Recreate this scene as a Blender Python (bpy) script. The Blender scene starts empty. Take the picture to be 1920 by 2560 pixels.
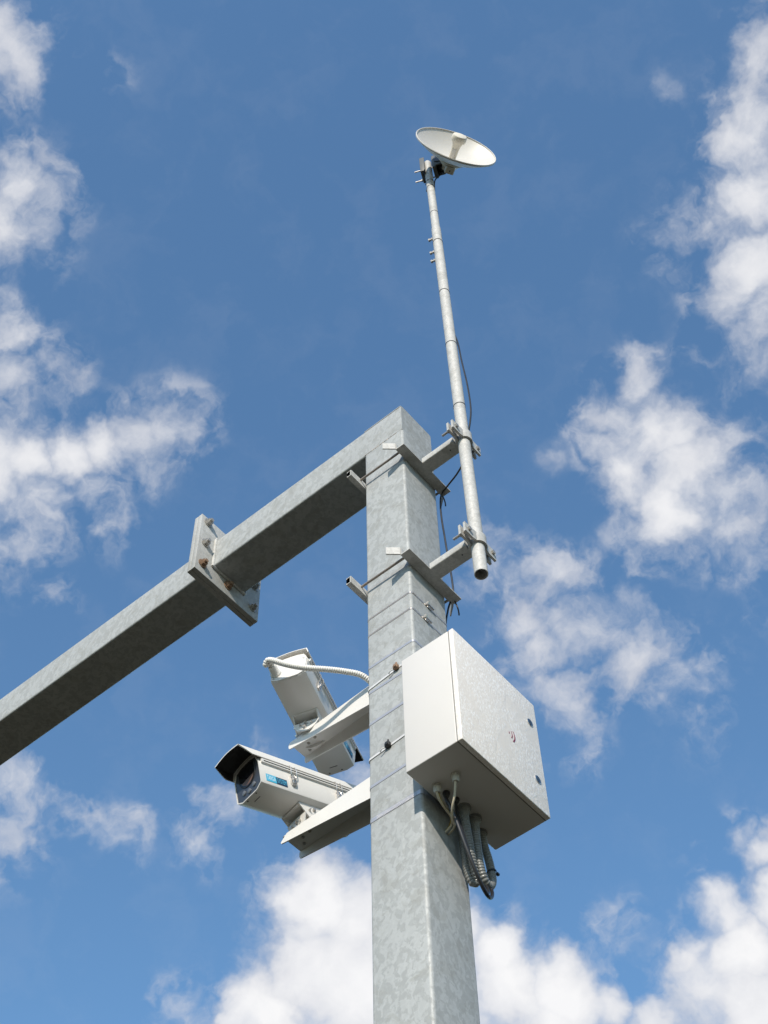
import bpy, bmesh, math, random
from mathutils import Vector, Matrix, noise as mnoise

# ------------------------------------------------------------------ basics
SC = bpy.context.scene
COL = SC.collection
S = 0.2                    # one post width (0.20 m) is the modelling unit
ZO = 7.0114                # height of the post's top above the ground, metres
def W(x, y, z): return Vector((x * S, y * S, z * S + ZO))
PI = math.pi
R = math.radians

# ------------------------------------------------------------------ camera
CAM_F = 3670.17            # focal length in pixels of a 1920x2560 picture
YAW, PITCH, ROLL = 0.6711, 0.9749, -0.0313
cam_d = bpy.data.cameras.new('camera')
cam = bpy.data.objects.new('camera', cam_d); COL.objects.link(cam)
fwd = Vector((-math.sin(YAW) * math.cos(PITCH), math.cos(YAW) * math.cos(PITCH), math.sin(PITCH)))
rgt0 = Vector((math.cos(YAW), math.sin(YAW), 0)); up0 = rgt0.cross(fwd)
rgt = rgt0 * math.cos(ROLL) + up0 * math.sin(ROLL); upv = -rgt0 * math.sin(ROLL) + up0 * math.cos(ROLL)
M = Matrix((rgt, upv, -fwd)).transposed().to_4x4(); M.translation = W(9.3844, -12.5063, -27.0572)
cam.matrix_world = M
cam_d.sensor_fit = 'VERTICAL'; cam_d.sensor_height = 36.0; cam_d.lens = CAM_F / 2560 * 36
cam_d.clip_start = 0.05; cam_d.clip_end = 5000
SC.camera = cam

# ------------------------------------------------------------------ sky, sun, exposure
SUN = Vector((0.52, -1.0, 0.66)).normalized()
SUN_STRENGTH, SKY_STRENGTH, EXPOSURE = 3.5, 0.15, 0.36
SC.render.engine = 'CYCLES'
SC.view_settings.view_transform = 'Standard'; SC.view_settings.look = 'None'
SC.view_settings.exposure = EXPOSURE; SC.view_settings.gamma = 1; SC.view_settings.use_curve_mapping = False
sun_d = bpy.data.lights.new('sun', 'SUN'); sun_d.energy = SUN_STRENGTH; sun_d.angle = R(0.53); sun_d.color = (1.0, 0.905, 0.79)
sun = bpy.data.objects.new('sun', sun_d); COL.objects.link(sun)
sun.rotation_euler = SUN.to_track_quat('Z', 'Y').to_euler(); sun.location = (3, -6, 14)

world = bpy.data.worlds.new('World'); SC.world = world; world.use_nodes = True
world.cycles.sampling_method = 'NONE'
WN = world.node_tree.nodes; WL = world.node_tree.links
class NT:
    """tiny helper that adds nodes to a tree"""
    def __init__(s, tree): s.t = tree; s.n = tree.nodes; s.l = tree.links
    def put(s, sock, v):
        if hasattr(v, 'is_output'): s.l.new(v, sock)
        elif v is not None: sock.default_value = v
    def math(s, op, a, b=None, c=None, clamp=False):
        n = s.n.new('ShaderNodeMath'); n.operation = op; n.use_clamp = clamp
        for i, v in enumerate((a, b, c)): s.put(n.inputs[i], v)
        return n.outputs[0]
    def vec(s, op, a, b=None, sc=None):
        n = s.n.new('ShaderNodeVectorMath'); n.operation = op; s.put(n.inputs[0], a); s.put(n.inputs[1], b)
        if sc is not None: s.put(n.inputs['Scale'], sc)
        return n.outputs['Value'] if op in ('DISTANCE', 'DOT_PRODUCT', 'LENGTH') else n.outputs['Vector']
    def noise(s, v, scale, detail=4, rough=.5, dist=0, color=False, lac=2.0):
        n = s.n.new('ShaderNodeTexNoise'); s.put(n.inputs['Vector'], v)
        for k, x in (('Scale', scale), ('Detail', detail), ('Roughness', rough), ('Distortion', dist), ('Lacunarity', lac)): n.inputs[k].default_value = x
        return n.outputs['Color'] if color else n.outputs['Fac']
    def rng(s, v, a, b, c=0., d=1., smooth=False):
        n = s.n.new('ShaderNodeMapRange'); n.clamp = True
        if smooth: n.interpolation_type = 'SMOOTHSTEP'
        for i, x in enumerate((v, a, b, c, d)): s.put(n.inputs[i], x)
        return n.outputs[0]
    def mix(s, f, a, b, mode='MIX'):
        n = s.n.new('ShaderNodeMix'); n.data_type = 'RGBA'; n.blend_type = mode
        s.put(n.inputs[0], f); s.put(n.inputs[6], a); s.put(n.inputs[7], b); return n.outputs[2]
    def voro(s, v, scale, feature='F1', out='Color', rand=1.):
        n = s.n.new('ShaderNodeTexVoronoi'); n.feature = feature; s.put(n.inputs['Vector'], v); n.inputs['Scale'].default_value = scale
        n.inputs['Randomness'].default_value = rand; return n.outputs[out]
    def mapping(s, v, sc=(1, 1, 1), rot=(0, 0, 0)):
        n = s.n.new('ShaderNodeMapping'); s.put(n.inputs[0], v); n.inputs['Scale'].default_value = sc; n.inputs['Rotation'].default_value = rot; return n.outputs[0]

def pixdir(px, py, k=1920 / 1659):
    """the direction in the sky of a point of the picture"""
    d = fwd + rgt * ((px * k - 960) / CAM_F) + upv * ((1280 - py * k) / CAM_F)
    return d.normalized()

# cumulus heaps: where they stand in the sky, their angular size and how thick they are
CLOUDS = [
 (30,110,105,.8),(-30,60,68,.8),(75,150,55,.55),
 (40,380,100,.8),(100,400,60,.6),(10,480,110,.8),(-60,440,90,.8),(50,550,50,.45),
 (10,650,68,.6),(40,720,68,.8),(20,810,68,.8),(120,800,60,.7),(-60,750,68,.8),
 (-20,1000,120,1.0),(60,995,90,1.0),(150,985,90,1.0),(235,965,90,1.0),(310,950,90,.8),(360,930,80,.75),(420,900,60,.5),(80,1085,90,.8),(200,1065,68,.6),(10,1160,68,.6),(-90,1030,90,1),(240,1130,60,.5),
 (110,1285,50,.42),(40,1260,50,.3),
 (15,1700,90,.62),(90,1725,50,.6),(180,1750,50,.45),(275,1770,50,.6),(20,1830,80,.6),(290,1850,40,.35),(-50,1780,68,.6),
 (530,1640,50,.5),(485,1740,68,.6),(445,1800,68,.6),(450,1868,35,.42),(740,1650,70,.65),(700,1690,60,.5),(410,1765,40,.35),
 (690,1950,120,1.25),(650,2010,90,1.1),(760,1990,130,1.2),(660,2100,120,1.2),(760,2120,170,1.3),(580,2170,110,1.15),(520,2215,70,1.0),(390,2180,60,.65),(620,1940,60,.9),(430,2210,60,.6),
 (880,2060,190,1.3),(1000,2000,90,1.1),(1070,2060,105,1.2),(1110,2130,120,1.25),(1220,2170,110,1.2),(1330,2190,95,1.1),(1430,2215,80,1.0),(950,2230,200,1.3),(1180,2230,120,1.2),
 (1330,2015,55,.55),(1290,2005,45,.45),(1210,2060,35,.4),
 (1560,1980,95,1.1),(1620,2060,130,1.2),(1500,2050,75,.95),(1545,2130,110,1.1),(1640,2180,120,1.15),(1650,1840,75,1.0),(1610,1800,50,.8),(1720,1950,120,1.2),(1490,1830,35,.3),(1530,1860,35,.28),
 (1100,1240,80,.7),(1080,1180,45,.5),(1180,1230,75,.75),(1240,1250,60,.7),(1250,1370,100,.85),(1170,1400,105,.85),(1130,1330,80,.72),(1340,1310,60,.55),(1390,1300,45,.5),(1360,1430,95,.75),(1470,1440,85,.7),(1540,1480,70,.6),(1220,1500,100,.75),(1240,1590,60,.45),(1150,1490,80,.65),(1530,1590,50,.38),(1640,1350,40,.35),(1270,1655,35,.25),
 (1390,820,70,.8),(1340,900,85,.85),(1300,960,75,.85),(1420,940,110,1.0),(1360,1010,100,.95),(1490,1010,115,1.0),(1450,1100,110,.95),(1560,1080,100,.85),(1590,1150,80,.75),(1390,1180,70,.6),(1390,1240,50,.5),(1560,930,80,.6),(1640,1170,80,.6),(1480,780,50,.45),(1300,800,30,.3),
 (1650,140,80,.85),(1610,210,70,.8),(1650,290,110,.9),(1590,300,75,.75),(1590,440,95,.85),(1540,490,75,.75),(1650,420,130,1),(1630,560,110,1),(1590,640,80,.75),(1660,660,110,.85),(1480,480,68,.6),(1450,520,60,.6),(1600,720,60,.55),(1650,790,60,.6),(1740,480,120,1),(1740,200,90,.8),(1655,30,40,.4),
 (230,170,45,.3),(1450,185,30,.22),(1500,260,30,.25),(1190,990,30,.25),
]
def build_sky():
    N = NT(world.node_tree); n = N.n
    bg = n['Background']; bg.inputs[1].default_value = SKY_STRENGTH
    sky = n.new('ShaderNodeTexSky'); sky.sky_type = 'NISHITA'; sky.sun_disc = False
    sky.sun_elevation = math.asin(SUN.z); sky.sun_rotation = math.atan2(SUN.x, SUN.y)
    sky.altitude = 300; sky.air_density = 1.5; sky.dust_density = 0.5; sky.ozone_density = 4.0
    blue = N.mix(1.0, sky.outputs[0], (0.73, 0.885, 0.95, 1), 'MULTIPLY')
    tc = n.new('ShaderNodeTexCoord'); v = tc.outputs['Generated']
    v = N.vec('NORMALIZE', v)
    # ragged edges: bend the lookup direction
    w1 = N.vec('SUBTRACT', N.noise(v, 24, 4, .58, color=True), (.5, .5, .5))
    vw = N.vec('ADD', v, N.vec('SCALE', w1, sc=.046))
    RC, SCL = (35, 50, 68, 90, 120, 180), (.3, .45, .6, .8, 1.0, 1.25)
    near = lambda x, L: min(L, key=lambda q: abs(q - x))
    classes = {}
    for (px, py, r, q) in CLOUDS: classes.setdefault((near(r, RC), near(q, SCL)), []).append((px, py))
    env = None
    for (r, q), pts in classes.items():
        dm = None
        for (px, py) in pts:
            d = N.vec('DISTANCE', vw, tuple(pixdir(px, py))); dm = d if dm is None else N.math('MINIMUM', dm, d)
        m = N.rng(dm, r * (2.0 if q < 1 else 1.62) / 3171, 0, 0, q, smooth=True)
        env = m if env is None else N.math('SMOOTH_MAX', env, m, .15)
    # the same broken cumulus goes on over the rest of the sky
    rest = N.rng(N.noise(v, 7, 2, .55), .52, .66, 0, 1.0)
    away = N.rng(N.vec('DOT_PRODUCT', v, tuple(fwd)), .86, .90, 1, 0)
    env = N.math('MAXIMUM', env, N.math('MULTIPLY', rest, away))
    # thin parts fray into wisps, thick parts stay smooth and close
    vf = N.vec('ADD', v, N.vec('SCALE', w1, sc=.030))
    f1 = N.noise(vf, 40, 6, .56)
    amp = N.rng(env, .35, 1.0, 1.25, .60)
    dn = N.math('MULTIPLY_ADD', N.math('SUBTRACT', f1, .5), amp, env)
    body = N.rng(dn, .34, 1.0, 0, 1, smooth=True)
    body = N.math('MULTIPLY', N.math('MULTIPLY', body, N.rng(env, .16, .62, 0, 1, smooth=True)), N.rng(env, .4, 1.05, .72, .97))
    veil = N.math('MULTIPLY', N.rng(N.noise(N.vec('ADD', v, N.vec('SCALE', w1, sc=.055)), 27, 6, .54), .44, .72, 0, .60, smooth=True), N.rng(env, .04, .42, 0, 1, smooth=True))
    a = N.math('SUBTRACT', 1.0, N.math('MULTIPLY', N.math('SUBTRACT', 1.0, body), N.math('SUBTRACT', 1.0, veil)))
    thick = N.rng(env, .66, 1.2, .0, 1)
    soft = N.math('MULTIPLY_ADD', N.math('SUBTRACT', N.noise(v, 18, 2, .5), .5), .55, N.math('MULTIPLY', N.math('SUBTRACT', f1, .5), .55))
    lit = N.math('ADD', soft, N.math('MULTIPLY_ADD', thick, .55, .40), clamp=True)
    K = 1.0 / SKY_STRENGTH / 2 ** EXPOSURE
    cc = N.mix(lit, (.47 * K, .50 * K, .59 * K, 1), (.96 * K, .955 * K, .96 * K, 1))
    out = N.mix(a, blue, cc)
    N.l.new(out, bg.inputs[0])
build_sky()

# ------------------------------------------------------------------ materials
MAT = {}
def material(name):
    m = bpy.data.materials.new(name); m.use_nodes = True; MAT[name] = m
    return m, NT(m.node_tree), m.node_tree.nodes['Principled BSDF']
def bump(N, b, h, strength=.2, dist=.001, inp='Normal'):
    n = N.n.new('ShaderNodeBump'); n.inputs['Strength'].default_value = strength; n.inputs['Distance'].default_value = dist
    N.put(n.inputs['Height'], h); N.l.new(n.outputs[0], b.inputs[inp])
def galv(name, dark, light, scale=1.0, rough=.42, metal=.35, dirt=.12, rust=0.):
    m, N, b = material(name)
    tc = N.n.new('ShaderNodeTexCoord').outputs['Object']
    wv = N.vec('ADD', tc, N.vec('SCALE', N.vec('SUBTRACT', N.noise(tc, 24 * scale, 3, .6, color=True), (.5, .5, .5)), sc=.045 / scale))
    st = N.mapping(wv, (1.0, 1.0, .62), (R(18), R(-22), 0))
    n1 = N.rng(N.noise(st, 52 * scale, 3, .5, .6), .45, .54, 0, 1, smooth=True)
    n2 = N.rng(N.noise(N.mapping(st, (1, 1, 1), (.7, .4, 1.1)), 105 * scale, 3, .55, .5), .42, .60, 0, 1, smooth=True)
    sep1 = N.n.new('ShaderNodeSeparateColor'); N.l.new(N.voro(st, 44 * scale), sep1.inputs[0])
    f = N.math('ADD', N.math('MULTIPLY', n1, .60), N.math('MULTIPLY', n2, .20))
    f = N.math('ADD', f, N.math('MULTIPLY', sep1.outputs[0], .10))
    f = N.math('ADD', f, N.math('MULTIPLY', N.noise(st, 160 * scale, 4, .65), .18))
    f = N.rng(f, .12, .98, 0, 1)
    col = N.mix(f, dark, light)
    big = N.rng(N.noise(tc, 3.2, 4, .6), .30, .72, 0, 1)
    col = N.mix(N.math('MULTIPLY', big, .30), col, tuple(.82 * x for x in dark[:3]) + (1,))
    blot = N.rng(N.noise(tc, 11, 5, .65, .8), .52, .62, 0, .28, smooth=True)
    col = N.mix(blot, col, (.24, .235, .20, 1))
    streak = N.rng(N.noise(N.mapping(tc, (60, 60, 2.5)), 1, 3, .6), .62, .80, 0, dirt)
    col = N.mix(streak, col, (.80, .79, .74, 1))
    spots = N.rng(N.noise(tc, 210, 2, .5), .70, .76, 0, .5)
    col = N.mix(spots, col, tuple(.6 * x for x in dark[:3]) + (1,))
    if rust: col = N.mix(N.rng(N.noise(tc, 26, 5, .7), .66, .74, 0, rust), col, (.26, .10, .045, 1))
    N.l.new(col, b.inputs['Base Color'])
    b.inputs['Metallic'].default_value = metal
    N.l.new(N.rng(f, 0, 1, rough + .10, rough - .05), b.inputs['Roughness'])
    bump(N, b, N.math('ADD', N.math('MULTIPLY', f, .3), N.noise(tc, 240, 4, .6)), .14, .0008)
    return m
galv('galvanised', (.335, .348, .342, 1), (.445, .458, .448, 1), .80, .58, .05)
galv('galvanised_fine', (.47, .465, .44, 1), (.58, .57, .54, 1), 1.7, .58, .05, .25)
galv('galvanised_plate', (.39, .39, .37, 1), (.47, .465, .44, 1), 1.2, .58, .05, .18, .6)

def paint(name, col, rough=.4, var=.05, bmp=.05, scale=120, metal=0., grime=(.45, .42, .36, 1), gr=.12, coat=0.):
    m, N, b = material(name)
    tc = N.n.new('ShaderNodeTexCoord').outputs['Object']
    big = N.rng(N.noise(tc, 9, 5, .62), .32, .75, 0, 1)
    c = N.mix(N.math('MULTIPLY', big, var), tuple(col) + (1,), tuple(x * .55 for x in col) + (1,))
    st = N.rng(N.noise(N.mapping(tc, (45, 45, 4)), 1, 4, .65), .58, .82, 0, gr)
    c = N.mix(st, c, grime)
    sp = N.rng(N.noise(tc, 420, 2, .5), .70, .78, 0, gr)
    c = N.mix(sp, c, grime)
    N.l.new(c, b.inputs['Base Color']); b.inputs['Metallic'].default_value = metal
    N.l.new(N.rng(N.noise(tc, 30, 4, .6), .3, .7, rough - .05, rough + .08), b.inputs['Roughness'])
    if coat: b.inputs['Coat Weight'].default_value = coat
    bump(N, b, N.noise(tc, scale, 4, .55), bmp, .001)
    return m
paint('white_enamel', (.725, .705, .665), .34, .04, .03, 160)
paint('shield_enamel', (.73, .715, .68), .34, .04, .03, 160)
paint('shield_inside', (.016, .016, .018), .5, .1, .08)
paint('dish_white', (.62, .60, .56), .42, .05, .03, 120, gr=.08)
paint('feed_cream', (.70, .655, .56), .45, .06, .04)
paint('black_plastic', (.022, .022, .024), .42, .15, .1, gr=.05)
paint('black_cable', (.018, .018, .020), .35, .2, .1, gr=.06)
paint('grey_plastic', (.185, .19, .18), .28, .08, .08, gr=.1)
paint('white_conduit', (.76, .745, .70), .38, .06, .05, gr=.1)
paint('pale_gland', (.50, .49, .45), .42, .1, .08)
paint('beige_cable', (.56, .49, .36), .42, .1, .06)
paint('yellow_cable', (.36, .25, .03), .45, .1, .06)
paint('tie_white', (.62, .62, .62), .38, .05, .05)
paint('stainless', (.60, .58, .55), .30, .15, .06, 300, .8, gr=.1)
paint('band_steel', (.50, .50, .52), .36, .1, .05, 300, .5, gr=.08)
paint('hose_steel', (.60, .55, .49), .30, .1, .05, 300, .75, gr=.08)
paint('bolt_zinc', (.42, .40, .37), .42, .3, .15, 300, .5, (.22, .12, .06, 1), .3)
paint('rusty_bolt', (.30, .19, .12), .6, .5, .2, 300, .3, (.16, .06, .025, 1), .5)
paint('rod_steel', (.34, .29, .25), .48, .3, .2, 400, .5, (.2, .12, .08, 1), .25)
paint('mount_grey', (.12, .125, .12), .5, .2, .1, gr=.1)
paint('lock_blue', (.07, .13, .21), .3, .1, .04, metal=.3, gr=.03)
paint('lock_dark', (.02, .04, .07), .4, .1, .04, gr=.02)
paint('emblem_red', (.20, .018, .055), .45, .05, .02, gr=.03)
paint('sticker_cyan', (.05, .44, .66), .35, .05, .02, gr=.04)
paint('sticker_navy', (.010, .040, .095), .35, .05, .02, gr=.04)
paint('print_white', (.75, .84, .88), .4, .03, .02, gr=.02)
paint('print_blue', (.10, .50, .74), .4, .03, .02, gr=.02)
paint('seal_grey', (.22, .21, .19), .6, .1, .1, gr=.05)
paint('gasket_black', (.02, .02, .02), .6, .1, .1, gr=.05)
paint('face_grey', (.050, .055, .066), .16, .05, .0, gr=.02)
paint('led_clear', (.13, .14, .16), .12, .1, .02, gr=.02)
paint('lens_brown', (.17, .10, .07), .3, .3, .05, gr=.05)
m, N, b = material('window_glass'); b.inputs['Base Color'].default_value = (.010, .010, .012, 1); b.inputs['Roughness'].default_value = .04; b.inputs['IOR'].default_value = 1.5

# cabinet side: smooth sprayed enamel; door: weathered, crazed enamel with its sun glitter painted in as white flecks, a plain patch where a label was
paint('cabinet_enamel', (.655, .63, .595), .45, .03, .05, 90, gr=.06)
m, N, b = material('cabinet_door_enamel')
tc = N.n.new('ShaderNodeTexCoord').outputs['Object']
fl = N.voro(N.mapping(N.vec('ADD', tc, N.vec('SCALE', N.noise(tc, 60, 3, .6, color=True), sc=.012)), (1, 1, .55)), 150, 'SMOOTH_F1', 'Distance')
fine = N.noise(N.mapping(tc, (1, 1, .45)), 260, 4, .7)
patch = N.rng(N.noise(tc, 7, 3, .6, 1.2), .36, .50, .05, 1, smooth=True)
relief = N.math('ADD', N.math('MULTIPLY', fl, 1.6), N.math('MULTIPLY', fine, 1.2))
bump(N, b, N.math('MULTIPLY', relief, patch), .16, .0022)
c = N.mix(N.math('MULTIPLY', N.rng(N.noise(tc, 12, 4, .6), .3, .7), .10), (.82, .76, .685, 1), (.74, .685, .615, 1))
glint_dash = N.rng(N.noise(N.mapping(tc, (1, 1, .34), (R(14), 0, 0)), 270, 2, .5), .54, .61, 0, 1, smooth=True)
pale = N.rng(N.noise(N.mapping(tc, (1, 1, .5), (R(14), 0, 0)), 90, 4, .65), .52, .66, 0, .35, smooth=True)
c = N.mix(N.math('MULTIPLY', patch, N.math('MAXIMUM', N.math('MULTIPLY', glint_dash, .95), pale)), c, (.98, .955, .92, 1))  # white dashes and pale blotches put the sun's sparkle into the base colour
grit = N.rng(N.noise(N.mapping(tc, (1, 1, .5), (R(14), 0, 0)), 200, 3, .6), .56, .68, 0, .20, smooth=True)
c = N.mix(N.math('MULTIPLY', grit, patch), c, (.50, .48, .45, 1))
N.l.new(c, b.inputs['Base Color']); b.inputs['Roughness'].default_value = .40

m, N, b = material('ground_earth')
tc = N.n.new('ShaderNodeTexCoord').outputs['Object']
c = N.mix(N.rng(N.noise(tc, .35, 6, .6), .35, .65), (.042, .032, .015, 1), (.058, .043, .021, 1))
c = N.mix(N.rng(N.noise(tc, 9, 6, .7), .4, .7), c, (.034, .030, .011, 1))
N.l.new(c, b.inputs['Base Color']); b.inputs['Roughness'].default_value = .95
bump(N, b, N.noise(tc, 14, 8, .7), .6, .05)

# ------------------------------------------------------------------ mesh helpers
def newbm(): return bmesh.new()
def box(bm, lo, hi, bev=0, seg=2):
    lo = Vector(lo); hi = Vector(hi)
    r = bmesh.ops.create_cube(bm, size=1)
    for v in r['verts']: v.co = Vector((lo[i] + (v.co[i] + .5) * (hi[i] - lo[i]) for i in range(3)))
    if bev:
        es = list({e for v in r['verts'] for e in v.link_edges})
        bmesh.ops.bevel(bm, geom=es, offset=bev, segments=seg, affect='EDGES', profile=.5)
    return bm
def prism(bm, pts, a, b, axis='x', cap=True):
    """closed outline pts (u,v) swept from a to b along an axis; outline planes: x->(y,z), y->(x,z), z->(x,y)"""
    def P(u, v, t): return {'x': (t, u, v), 'y': (u, t, v), 'z': (u, v, t)}[axis]
    A = [bm.verts.new(P(u, v, a)) for u, v in pts]; B = [bm.verts.new(P(u, v, b)) for u, v in pts]
    n = len(pts)
    for i in range(n):
        j = (i + 1) % n; bm.faces.new((A[i], A[j], B[j], B[i]))
    if cap: bm.faces.new(A[::-1]); bm.faces.new(B)
    return bm
def frame_along(d):
    d = d.normalized(); a = Vector((0, 0, 1)) if abs(d.z) < .9 else Vector((1, 0, 0))
    u = d.cross(a).normalized(); return u, d.cross(u)
def cyl(bm, a, b, r, r2=None, n=20, caps=True, hole=0):
    a = Vector(a); b = Vector(b); r2 = r if r2 is None else r2; u, v = frame_along(b - a)
    ring = lambda c, q: [bm.verts.new(c + (u * math.cos(2 * PI * i / n) + v * math.sin(2 * PI * i / n)) * q) for i in range(n)]
    def bridge(A, B):
        for i in range(n): bm.faces.new((A[i], A[(i + 1) % n], B[(i + 1) % n], B[i]))
    A = ring(a, r); B = ring(b, r2); bridge(A, B)
    if hole:
        C = ring(a, hole); D = ring(b, hole); bridge(C[::-1], D[::-1]); bridge(C, A); bridge(B, D)
    elif caps:
        bm.faces.new(A[::-1]); bm.faces.new(B)
    return bm
def lathe(bm, o, axis, prof, n=64):
    """prof: (distance along axis, radius)"""
    o = Vector(o); axis = Vector(axis).normalized(); u, v = frame_along(axis); rows = []
    for t, r in prof:
        if r < 1e-6: rows.append([bm.verts.new(o + axis * t)])
        else: rows.append([bm.verts.new(o + axis * t + (u * math.cos(2 * PI * i / n) + v * math.sin(2 * PI * i / n)) * r) for i in range(n)])
    for A, B in zip(rows, rows[1:]):
        for i in range(n):
            j = (i + 1) % n
            if len(A) == 1 and len(B) == 1: continue
            if len(A) == 1: bm.faces.new((A[0], B[j], B[i]))
            elif len(B) == 1: bm.faces.new((A[i], A[j], B[0]))
            else: bm.faces.new((A[i], A[j], B[j], B[i]))
    return bm
def spline(pts, step):
    pts = [Vector(p) for p in pts]; q = [pts[0] * 2 - pts[1]] + pts + [pts[-1] * 2 - pts[-2]]; out = []
    for i in range(1, len(q) - 2):
        a, b, c, d = q[i - 1:i + 3]; k = 24
        for j in range(k):
            t = j / k; out.append(.5 * ((2 * b) + (c - a) * t + (2 * a - 5 * b + 4 * c - d) * t * t + (3 * b - a - 3 * c + d) * t ** 3))
    out.append(pts[-1])
    res = [out[0]]; acc = 0
    for a, b in zip(out, out[1:]):
        L = (b - a).length
        while acc + L >= step:
            a = a + (b - a) * ((step - acc) / L); res.append(a.copy()); L = (b - a).length; acc = 0
        acc += L
    return res
def sweep(bm, path, rad, n=12, caps=True):
    """rad: number or function(index)"""
    rows = []; u = None
    for i, p in enumerate(path):
        d = (path[min(i + 1, len(path) - 1)] - path[max(i - 1, 0)]).normalized()
        if u is None: u = frame_along(d)[0]
        u = (u - d * u.dot(d)).normalized(); v = d.cross(u); r = rad(i) if callable(rad) else rad
        rows.append([bm.verts.new(p + (u * math.cos(2 * PI * k / n) + v * math.sin(2 * PI * k / n)) * r) for k in range(n)])
    for A, B in zip(rows, rows[1:]):
        for k in range(n): bm.faces.new((A[k], A[(k + 1) % n], B[(k + 1) % n], B[k]))
    if caps: bm.faces.new(rows[0][::-1]); bm.faces.new(rows[-1])
    return bm
def corrugated(bm, pts, r, pitch, n=18):
    path = spline(pts, pitch / 6); pro = (1.0, 1.0, .95, .86, .86, .95)
    return sweep(bm, path, lambda i: r * pro[i % 6], n)
def ribbon(bm, path, thick, z_half, out=None):
    """flat band: path of points, thickness outward (normals given), half height along z"""
    rows = []
    for p, nrm in path:
        p = Vector(p); nrm = Vector(nrm)
        rows.append([bm.verts.new(p + Vector((0, 0, -z_half))), bm.verts.new(p + nrm * thick + Vector((0, 0, -z_half))), bm.verts.new(p + nrm * thick + Vector((0, 0, z_half))), bm.verts.new(p + Vector((0, 0, z_half)))])
    n = len(rows)
    for i in range(n):
        A = rows[i]; B = rows[(i + 1) % n]
        for k in range(4): bm.faces.new((A[k], A[(k + 1) % 4], B[(k + 1) % 4], B[k]))
    return bm
def hexnut(bm, c, axis, r, h, stud=0, sr=0):
    c = Vector(c); axis = Vector(axis).normalized()
    cyl(bm, c, c + axis * .022, r * 1.32, n=20)
    cyl(bm, c + axis * .022, c + axis * (.022 + h), r, n=6)
    if stud: cyl(bm, c + axis * (.022 + h), c + axis * (.022 + h + stud), sr or r * .55, n=12)
    return bm

def empty(name, base, label, cat, group=None):
    o = bpy.data.objects.new(name, None); COL.objects.link(o); o.location = base; o.empty_display_size = .1
    o['label'] = label; o['category'] = cat
    if group: o['group'] = group
    return o
def root_of(o):
    while o.parent: o = o.parent
    return o
def part(name, bm, mat, parent=None, smooth=35, local=False, kind=None, label=None):
    """link a bmesh (in post widths) as ONE object; world units unless local"""
    bmesh.ops.recalc_face_normals(bm, faces=bm.faces)
    me = bpy.data.meshes.new(name)
    off = Vector((0, 0, ZO)) - (root_of(parent).location if parent else Vector()) if not local else Vector()
    for v in bm.verts: v.co = v.co * S + off
    bm.to_mesh(me); bm.free()
    mats = mat if isinstance(mat, (list, tuple)) else [mat]
    for k in mats: me.materials.append(MAT[k])
    if smooth:
        me.polygons.foreach_set('use_smooth', [True] * len(me.polygons)); me.set_sharp_from_angle(angle=R(smooth))
    o = bpy.data.objects.new(name, me); COL.objects.link(o)
    if parent: o.parent = parent
    if kind: o['kind'] = kind
    if label: o['label'] = label
    return o
def single(name, bm, mat, label, cat, base, group=None, smooth=35):
    """a thing that is one mesh, its origin at base (post widths)"""
    bmesh.ops.recalc_face_normals(bm, faces=bm.faces); me = bpy.data.meshes.new(name); b0 = Vector(base)
    for v in bm.verts: v.co = (v.co - b0) * S
    bm.to_mesh(me); bm.free()
    for k in (mat if isinstance(mat, (list, tuple)) else [mat]): me.materials.append(MAT[k])
    if smooth: me.polygons.foreach_set('use_smooth', [True] * len(me.polygons)); me.set_sharp_from_angle(angle=R(smooth))
    o = bpy.data.objects.new(name, me); COL.objects.link(o); o.location = W(*base); o['label'] = label; o['category'] = cat
    if group: o['group'] = group
    return o

# ------------------------------------------------------------------ ground
GZ = -ZO / S
bm = newbm(); bmesh.ops.create_grid(bm, x_segments=40, y_segments=40, size=1)
for v in bm.verts:
    v.co = Vector((v.co.x * 2500, v.co.y * 2500, 0))
    if v.co.length > 120: v.co.z = 2.5 * mnoise.noise(v.co * .003)
me = bpy.data.meshes.new('ground'); bm.to_mesh(me); bm.free(); me.materials.append(MAT['ground_earth'])
g = bpy.data.objects.new('ground', me); COL.objects.link(g); g['kind'] = 'structure'

# ------------------------------------------------------------------ post with its welded arm
BH = 0.983
def rounded_sq(x0, x1, y0, y1, r, k=5):
    pts = []
    for cx, cy, a in ((x1 - r, y1 - r, 0), (x0 + r, y1 - r, 90), (x0 + r, y0 + r, 180), (x1 - r, y0 + r, 270)):
        for i in range(k + 1):
            t = R(a + 90 * i / k); pts.append((cx + r * math.cos(t), cy + r * math.sin(t)))
    return pts
PSEC = (-1.012, .008, -.006, 1.03)
post = empty('galvanised_post', W(-.5, .5, GZ), 'tall square galvanised steel post carrying the whole rig', 'post')
bm = newbm(); prism(bm, rounded_sq(*PSEC, .055), GZ + .12, -BH, 'z'); part('shaft', bm, 'galvanised', post)
bm = newbm(); prism(bm, rounded_sq(0, 1, -BH, 0, .05), -5.40, 0, 'x'); part('welded_arm', bm, 'galvanised', post)
bm = newbm(); prism(bm, [(-1.02, .005), (-1.02, .995), (-.02, .995), (-.02, .005)], .001, .022, 'z'); part('cap_plate', bm, 'galvanised', post)
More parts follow.
